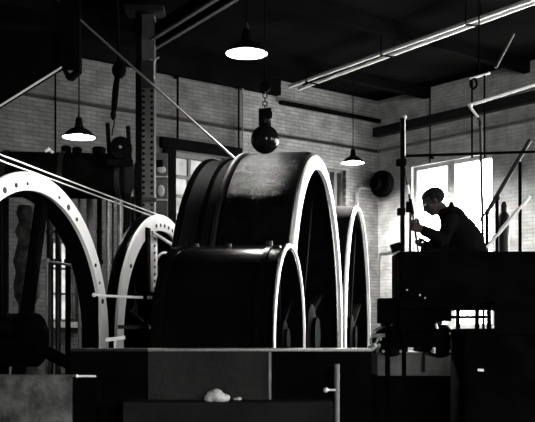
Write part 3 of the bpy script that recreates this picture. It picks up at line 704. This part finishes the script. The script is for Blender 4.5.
# stool
sx = pt(466, 0, 8.75).x; zs = pt(0, 266, 8.75).z
e = thing('operator_stool', 'dark stool under the seated operator on the control stand', 'stool', Vector((sx, 8.75, zd)))
mb = MB(); mb.lathe([(zs-.05, 0), (zs-.05, .15), (zs-.03, .165), (zs-.005, .16), (zs, .12), (zs, 0)], Matrix.Translation((sx, 8.75, 0)), 32); mb.build('seat', M['boot'], e)
for a in (45, 135, 225, 315):
    c_, s_ = math.cos(math.radians(a)), math.sin(math.radians(a))
    MB().cyl((sx+.10*c_, 8.75+.10*s_, zs-.05), (sx+.15*c_, 8.75+.15*s_, zd), .015).build('leg', M['iron'], e)
# left switch box
k = col(8.35)
x0, x1 = k(379.5, 0).x, k(400, 0).x
e = thing('switch_box', 'black box attached low at the left side of the control stand', 'switch box', ((x0+x1)/2, 8.4, k(0, 323).z))
mb = MB(); mb.box(((x0+x1)/2, 8.45, (k(0, 298).z+k(0, 323).z)/2), (x1-x0, .2, k(0, 298).z-k(0, 323).z), bev=.006); mb.build('box', M['matte'], e)
mb = MB(); mb.box(((x0+x1)/2, 8.345, (k(0, 298).z+k(0, 323).z)/2), (x1-x0-.03, .015, .17)); mb.build('cover', M['matte'], e)
# under-box stand
mb = MB(); mb.box(((x0+x1)/2, 8.5, k(0, 323).z/2), (.04, .04, k(0, 323).z)); mb.build('stand_post', M['matte'], e)

# control post and clamps
k = col(8.4)
e = thing('control_post', 'tall dark iron post with clamps left of the operator', 'post', Vector((k(402.5, 0).x, 8.4, zd)))
p0 = k(402.6, 118.5)
mb = MB(); mb.box((k(402.4, 0).x, 8.4, (p0.z+zd)/2), (.034, .04, p0.z-zd)); mb.build('post', M['matte'], e)
mb = MB(); mb.tube([k(406, 116.5), k(404.8, 117.5), k(404.4, 121), k(404.6, 135), k(404.8, 156)], .0075); mb.ball(k(405.2, 117), .016); mb.build('bent_conduit', M['pipe'], e)['label'] = 'thin pale conduit with a bent tip'
for y, w in ((163, 10), (212, 8), (284, 7)):
    mb = MB(); mb.box((k(400.8, 0).x, 8.38, k(0, y).z), (w*.0085, .06, .06), bev=.008); mb.build('clamp', M['matte'], e)
mb = MB(); mb.box(None, (.085, .07, .07), M4=Matrix.Translation(k(396, 247.5)) @ Matrix.Rotation(-.3, 4, 'Y')); mb.build('bracket_box', M['matte'], e)
mb = MB(); mb.tube([k(399+2.6*math.cos(a), 259+4*math.sin(a)) for a in [j*2*PI/16 for j in range(17)]], .006); mb.build('ring', M['iron'], e)
mb = MB(); mb.bar(k(397, 283), k(401, 283), .03, .03); mb.bar(k(399.5, 283), k(400, 290), .03, .03); mb.build('latch', M['matte'], e)
# horizontal dark rod from post to right, and pipe dropping past the window
yA = 8.45
mb = MB(); mb.cyl(pt(403, 156, 8.45), pt(540, 151.5, 8.45), .012)
single(mb, 'cross_rod', M['matte'], pt(403, 156, 8.45), 'thin dark rod running right from the control post across the window head', 'rod')
k = col(9.3)
mb = MB(); mb.tube([k(545, 81.5), k(510, 92.5), k(474, 103.8)], .016, 12)
mb.tube([k(476, 103.3), k(471.5, 104), k(470, 106.5), k(472, 109.5), k(478.5, 118)], .013, 12); mb.ball(k(470.5, 105.5), .024)
e = thing('steam_pipe', 'pale pipe at upper right that bends and drops dark past the window', 'pipe', k(482, 250))
mb.build('pale_run', M['pipe'], e)
mb = MB(); mb.tube([k(478, 117.5), k(480, 120), k(480.3, 124), k(481, 160), k(483.5, 258)], .014, 12); mb.cyl(k(480.2, 121), k(480.3, 126), .02); mb.cyl(k(483.5, 255), (k(483.5, 0).x, 9.3, 0), .014); mb.build('drop_pipe', M['iron'], e)
k = col(12.2)
mb = MB(); mb.cyl(k(469.5, 79), k(488.5, 73.3), .015, seg=12); mb.ball(k(488.5, 73.2), .02)
e = thing('rod_bracket', 'short pale bar holding two dark rods and a loop at upper right', 'bracket', k(478, 160))
mb.build('top_bar', M['pipe'], e)
for px, y0 in ((472, 78), (484.5, 74.5)):
    mb = MB(); mb.cyl(k(px, y0), k(px, 158), .012); mb.build('rod', M['matte'], e)
mb = MB(); mb.tube([k(473.5+3.2*math.cos(a), 83.5+5*math.sin(a)) for a in [j*2*PI/20 for j in range(21)]], .014); mb.build('loop', M['matte'], e)
mb = MB(); mb.cyl(k(479, 76), Vector((k(479, 0).x, 12.2, ZC+.01)), .01); mb.build('drop_rod', M['matte'], e)
rope(pt(495.5, 68, 11), pt(509, 42.5, 11), .016, 'grey slanting brace under the roof at the upper right edge', 0, .35, 'rivet', 'brace', None, 'roof_brace', 12)

# levers
k = col(8.42)
e = thing('control_lever', 'long upright iron lever gripped by the operator', 'lever', k(418, 252)+Vector((0, 0, -.2)))
mb = MB(); mb.cyl(k(411, 204), k(418.5, 252), .009); mb.cyl(k(418.5, 252), k(420, 300), .012); mb.build('rod', M['iron'], e)
mb = MB(); mb.cyl(k(410.2, 199), k(412.5, 214), .015); mb.build('grip', M['matte'], e)
mb = MB(); mb.ball(k(417.2, 242), .022); mb.build('catch', M['iron'], e)
k = col(8.42)
e = thing('brake_lever', 'second thinner lever leaning from the control post towards the operator', 'lever', k(409.5, 252)+Vector((0, 0, -.2)))
mb = MB(); mb.cyl(k(404.5, 168), k(410.5, 204), .008); mb.cyl(k(410.5, 204), k(410, 300), .011); mb.build('rod', M['iron'], e)
mb = MB(); mb.box(k(409, 207), (.05, .05, .09), bev=.008); mb.build('quadrant', M['matte'], e)
mb = MB(); mb.cyl(k(407.5, 185)+Vector((-.0, 0, 0)), k(409, 194), .012); mb.build('grip', M['pale'], e)

# stair railing on right
k = col(8.95)
e = thing('stair_railing', 'slanting two-bar stair railing at the right edge behind the operator', 'railing', k(490, 302))
mb = MB(); mb.cyl(k(479, 222), k(486, 212.5), .011); mb.cyl(k(486, 214), k(530, 140), .021); mb.build('top_rail', M['iron'], e)
mb = MB(); mb.cyl(k(482.5, 252), k(530, 196), .019); mb.build('lower_rail', M['pipe'], e)['label'] = 'pale lower rail'
for px, y in ((487, 212), (497, 196), (520, 162)):
    MB().cyl(k(px, y), Vector((k(px, 0).x, 8.95, zd)), .0155).build('post', M['matte'], e)
for px, y, r in ((497, 198, .03), (487, 213, .024)): MB().ball(k(px, y), r).build('fitting', M['iron'], e)
# oil can shaped silhouette between rails
k = col(9.05); c = k(504, 0)
mb = MB(); mb.lathe([(zd, 0), (zd, .06), (zd+.02, .045), (k(0, 236).z, .045), (k(0, 228).z, .055), (k(0, 216).z, .05), (k(0, 212).z, .025), (k(0, 206).z, .03), (k(0, 202).z, .018), (k(0, 201).z, 0)], Matrix.Translation((c.x, 9.05, 0)), 24)
single(mb, 'governor_stand', M['iron'], (c.x, 9.05, zd), 'dark slender pedestal with a rounded head behind the stair railing', 'pedestal')

# ------------------------------------------------------------------ the operator
def remeshed(mb, voxel, smooth_it=4, fac=.5):
    me = bpy.data.meshes.new('tmp'); mb.bm.to_mesh(me); mb.bm.free()
    o = bpy.data.objects.new('tmp', me); C.objects.link(o)
    r = o.modifiers.new('r', 'REMESH'); r.mode = 'VOXEL'; r.voxel_size = voxel
    s = o.modifiers.new('s', 'SMOOTH'); s.factor = fac; s.iterations = smooth_it
    dg = bpy.context.evaluated_depsgraph_get(); dg.update()
    ev = o.evaluated_get(dg); out = MB(); out.bm.from_mesh(ev.to_mesh()); ev.to_mesh_clear()
    bpy.data.objects.remove(o); bpy.data.meshes.remove(me)
    return out
def limb(mb, chain, seg=18):              # chain of (point, radius): tapered, round-jointed
    for (p, r), (q, s) in zip(chain, chain[1:]): mb.cyl(p, q, r, s, seg)
    for p, r in chain: mb.ball(p, r, seg=seg)
PD = 8.72; k = col(PD)
def kk(px, py, dd=0): return pt(px, py, PD+dd)
hip = kk(469, 258); chest = kk(455, 222); neck0 = kk(446, 212); headc = kk(433.3, 201)
person = thing('person', 'seated operator in dark work jacket, leaning forward with a hand on the lever', 'person', Vector((hip.x, PD, zd)))
# head frame: forward f (left, down), up u, side v
pitch = math.radians(30); yaw = math.radians(4)
fh = Vector((-math.cos(yaw), math.sin(yaw), 0))
f = fh*math.cos(pitch)-Vector((0, 0, 1))*math.sin(pitch); u = fh*math.sin(pitch)+Vector((0, 0, 1))*math.cos(pitch); v = u.cross(f)
HM = Matrix.Translation(headc) @ Matrix((( f.x, v.x, u.x), (f.y, v.y, u.y), (f.z, v.z, u.z))).to_4x4()
def hp(a, b_, c_): return HM @ Vector((a, b_, c_))
body = MB()
def hball(c, r, s): body.ball(None, r, s, 24, M4=HM @ Matrix.Translation(c))
hball((-.010, 0, .022), .093, (1.08, .80, .90))       # cranium
hball((.025, 0, -.03), .075, (.95, .82, 1.05))       # face
hball((.038, 0, -.085), .045, (1, 1.05, .75))        # jaw and chin
hball((.068, 0, -.098), .02, (1, 1.1, .8))
hball((.075, 0, .028), .028, (.8, 1.9, .6))          # brow
body.cyl(hp(.078, 0, .018), hp(.102, 0, -.035), .014, .018, 10); body.ball(hp(.102, 0, -.035), .017, (1, 1, 1), 10)     # nose
for s in (-1, 1):
    body.ball(hp(.094, s*.012, -.038), .012, (1, 1, 1), 8)
    body.ball(None, .032, (.55, .28, 1), 14, M4=HM @ Matrix.Translation((-.008, s*.077, -.01)))      # ears
    hball((.055, s*.045, -.025), .026, (1, .8, .9))   # cheekbones
hball((.093, 0, -.065), .017, (.55, 1.35, .4)); hball((.091, 0, -.076), .017, (.55, 1.2, .42))          # lips
limb(body, [(headc+Vector((.03, 0, -.05)), .055), (neck0+Vector((.01, 0, -.02)), .064)])
# torso core, legs
up_t = (neck0-hip).normalized()
limb(body, [(hip, .13), (hip.lerp(chest, .5), .12), (chest+Vector((-.015, 0, -.03)), .11), (neck0.lerp(chest, .4), .075)])
sh = {-1: kk(450.5, 219, -.17), 1: kk(450, 218.5, .17)}
el = {-1: kk(443.5, 240, -.22), 1: kk(446, 241, .2)}
grip = pt(412.3, 226, 8.42)
wr = {-1: pt(421, 229.0, 8.42), 1: kk(431, 243.5, .1)}
kn = {-1: kk(431, 252, -.10), 1: kk(428, 251, .11)}
hj = {s: hip+Vector((0, s*.09, 0)) for s in (-1, 1)}
an = {s: Vector((kn[s].x+.04, kn[s].y, zd+.09)) for s in (-1, 1)}
for s in (-1, 1):
    limb(body, [(sh[s], .05), (el[s], .042)]); limb(body, [(el[s], .042), (el[s].lerp(wr[s], .35), .043), (wr[s], .027)])
    limb(body, [(hj[s], .085), (kn[s], .058)]); limb(body, [(kn[s], .055), (kn[s].lerp(an[s], .35), .055), (an[s], .036)])
# hands
def hand(mb, wrist, ax, fwd, curl_c=None):
    """fwd: wrist -> knuckles; ax: across the knuckles, towards the index finger"""
    fwd = fwd.normalized(); ax = (ax-fwd*ax.dot(fwd)).normalized(); nrm = ax.cross(fwd).normalized()
    for i in range(4):
        o = ax*(.030-.02*i)
        limb(mb, [(wrist+o*.6, .019), (wrist+fwd*.085+o, .0135)], 10)
    lens = [.068, .076, .070, .055]
    for i in range(4):
        p = wrist+fwd*(.088-.004*abs(i-1))+ax*(.031-.0205*i); ang = .35; ch = [(p, .0105)]
        for j, fr in enumerate((.45, .32, .26)):
            ang += (.55, .95, .8)[j]
            dr = fwd*math.cos(ang)+nrm*math.sin(ang)
            p = p+dr*lens[i]*fr*1.25; ch.append((p, .0100-.0009*j))
        limb(mb, ch, 10)
    t0 = wrist+fwd*.025+ax*.032
    d1 = (fwd*.6+ax*.55+nrm*.45).normalized(); t1 = t0+d1*.042; d2 = (fwd*.75+ax*.0+nrm*.75).normalized(); t2 = t1+d2*.034; t3 = t2+(fwd*.35-ax*.3+nrm*.9).normalized()*.028
    limb(mb, [(t0-ax*.012, .017), (t1, .0125), (t2, .011), (t3, .009)], 10)
rod = (pt(411, 204, 8.42)-pt(418.5, 252, 8.42)).normalized()
hand(body, wr[-1], rod, grip-wr[-1]+Vector((.0, -.01, 0)))
hand(body, wr[1], Vector((0, .4, .4)), kk(424, 246, .1)-wr[1])
for s in (-1, 1): limb(body, [(an[s]-Vector((0, 0, .03)), .035), (an[s]+Vector((-.13, 0, -.06)), .028)])
b_ = remeshed(body, .0065, 3)
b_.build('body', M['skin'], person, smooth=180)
for s in (-1, 1): MB().ball(hp(.082, s*.030, .005), .011, seg=12).build('eye', M['eye'], person)
# hair: cap over cranium, short back and sides
hm = MB(); hm.ball(None, .098, (1.10, .83, .92), 40, M4=HM @ Matrix.Translation((-.013, 0, .026)))
cut = []
for vv in hm.bm.verts:
    q = HM.inverted() @ vv.co
    if q.z < -.045 or (q.x > .03 and q.z < .055+.2*(q.x-.06)) or (q.x > -.02 and q.z < .0): cut.append(vv)
bmesh.ops.delete(hm.bm, geom=cut, context='VERTS')
bmesh.ops.solidify(hm.bm, geom=hm.bm.faces[:], thickness=.012)
for vv in hm.bm.verts: vv.co += Vector((random.uniform(-1, 1), random.uniform(-1, 1), random.uniform(-1, 1)))*.0022
hm.build('hair', M['hair'], person, smooth=180)
# jacket
j = MB()
limb(j, [(hip+Vector((.02, 0, 0)), .155), (hip.lerp(chest, .35)+Vector((.015, 0, .01)), .165), (hip.lerp(chest, .7)+Vector((.008, 0, .0)), .152), (chest+Vector((-.0, 0, -.022)), .130)], 28)
for s in (-1, 1):
    j.ball(hip+Vector((.02, s*.06, -.02)), .15)
    limb(j, [(chest+Vector((-.01, s*.10, -.02)), .10), (hip.lerp(chest, .5)+Vector((.02, s*.06, .0)), .15)])
    limb(j, [(neck0+Vector((.05, 0, -.06)), .075), (sh[s], .068), (el[s], .060)]); limb(j, [(el[s], .060), (el[s].lerp(wr[s], .5), .052), (el[s].lerp(wr[s], .86), .044)])
limb(j, [(chest+Vector((-.01, 0, .03)), .11), (neck0+Vector((.02, 0, -.035)), .085)])
for a in range(16):                                     # fold-down collar
    t_ = a/15*2*PI; cpt = neck0+Vector((.012+.078*math.cos(t_), .078*math.sin(t_), .012*math.cos(t_)+.006))
    j.ball(cpt, .021, (1, 1, 1.3), 10)
j.ball(kk(451.3, 203.8), .02)
for a_ in range(7):                                     # creases at elbow and waist
    p = el[-1]+Vector((.012*(a_-3), -.045, .02*(a_-3))); j.ball(p, .022, (1, .8, .6), 10)
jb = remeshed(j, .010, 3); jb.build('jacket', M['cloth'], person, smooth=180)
tr = MB()
for s in (-1, 1):
    limb(tr, [(hj[s]+Vector((0, 0, -.01)), .105), (hj[s].lerp(kn[s], .5), .088), (kn[s], .073)]); limb(tr, [(kn[s], .072), (kn[s].lerp(an[s], .4), .066), (an[s]+Vector((0, 0, -.01)), .058)])
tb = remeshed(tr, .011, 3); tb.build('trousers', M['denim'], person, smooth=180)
for s in (-1, 1):
    bt = MB(); a_ = an[s]; bt.ball((a_.x, a_.y, zd+.06), .05, (1, .85, 1.1)); limb(bt, [(a_+Vector((.01, 0, -.05)), .042), (a_+Vector((-.08, 0, -.055)), .038), (a_+Vector((-.15, 0, -.058)), .032)])
    bb = remeshed(bt, .009, 2); bb.build('boot', M['boot'], person, smooth=180)

# ------------------------------------------------------------------ light: overcast sky through the windows, added ones included, plus the lamps' bulbs
wd = bpy.data.worlds.new('overcast_sky'); bpy.context.scene.world = wd; wd.use_nodes = True
bg = wd.node_tree.nodes['Background']; bg.inputs['Color'].default_value = (1, 1, .98, 1); bg.inputs['Strength'].default_value = 22.0

# ------------------------------------------------------------------ camera
cam = bpy.data.cameras.new('camera'); co = bpy.data.objects.new('camera', cam); C.objects.link(co)
co.location = (0, 0, H); co.rotation_euler = (PI/2, 0, 0)
cam.sensor_width = 36; cam.lens = F/535*36; cam.shift_y = (HY-211)/535; cam.clip_start = .05
sc = bpy.context.scene; sc.camera = co
sc.view_settings.view_transform = 'Standard'; sc.view_settings.look = 'None'; sc.view_settings.gamma = 1; sc.view_settings.exposure = 1.0
sc.cycles.use_denoising = True
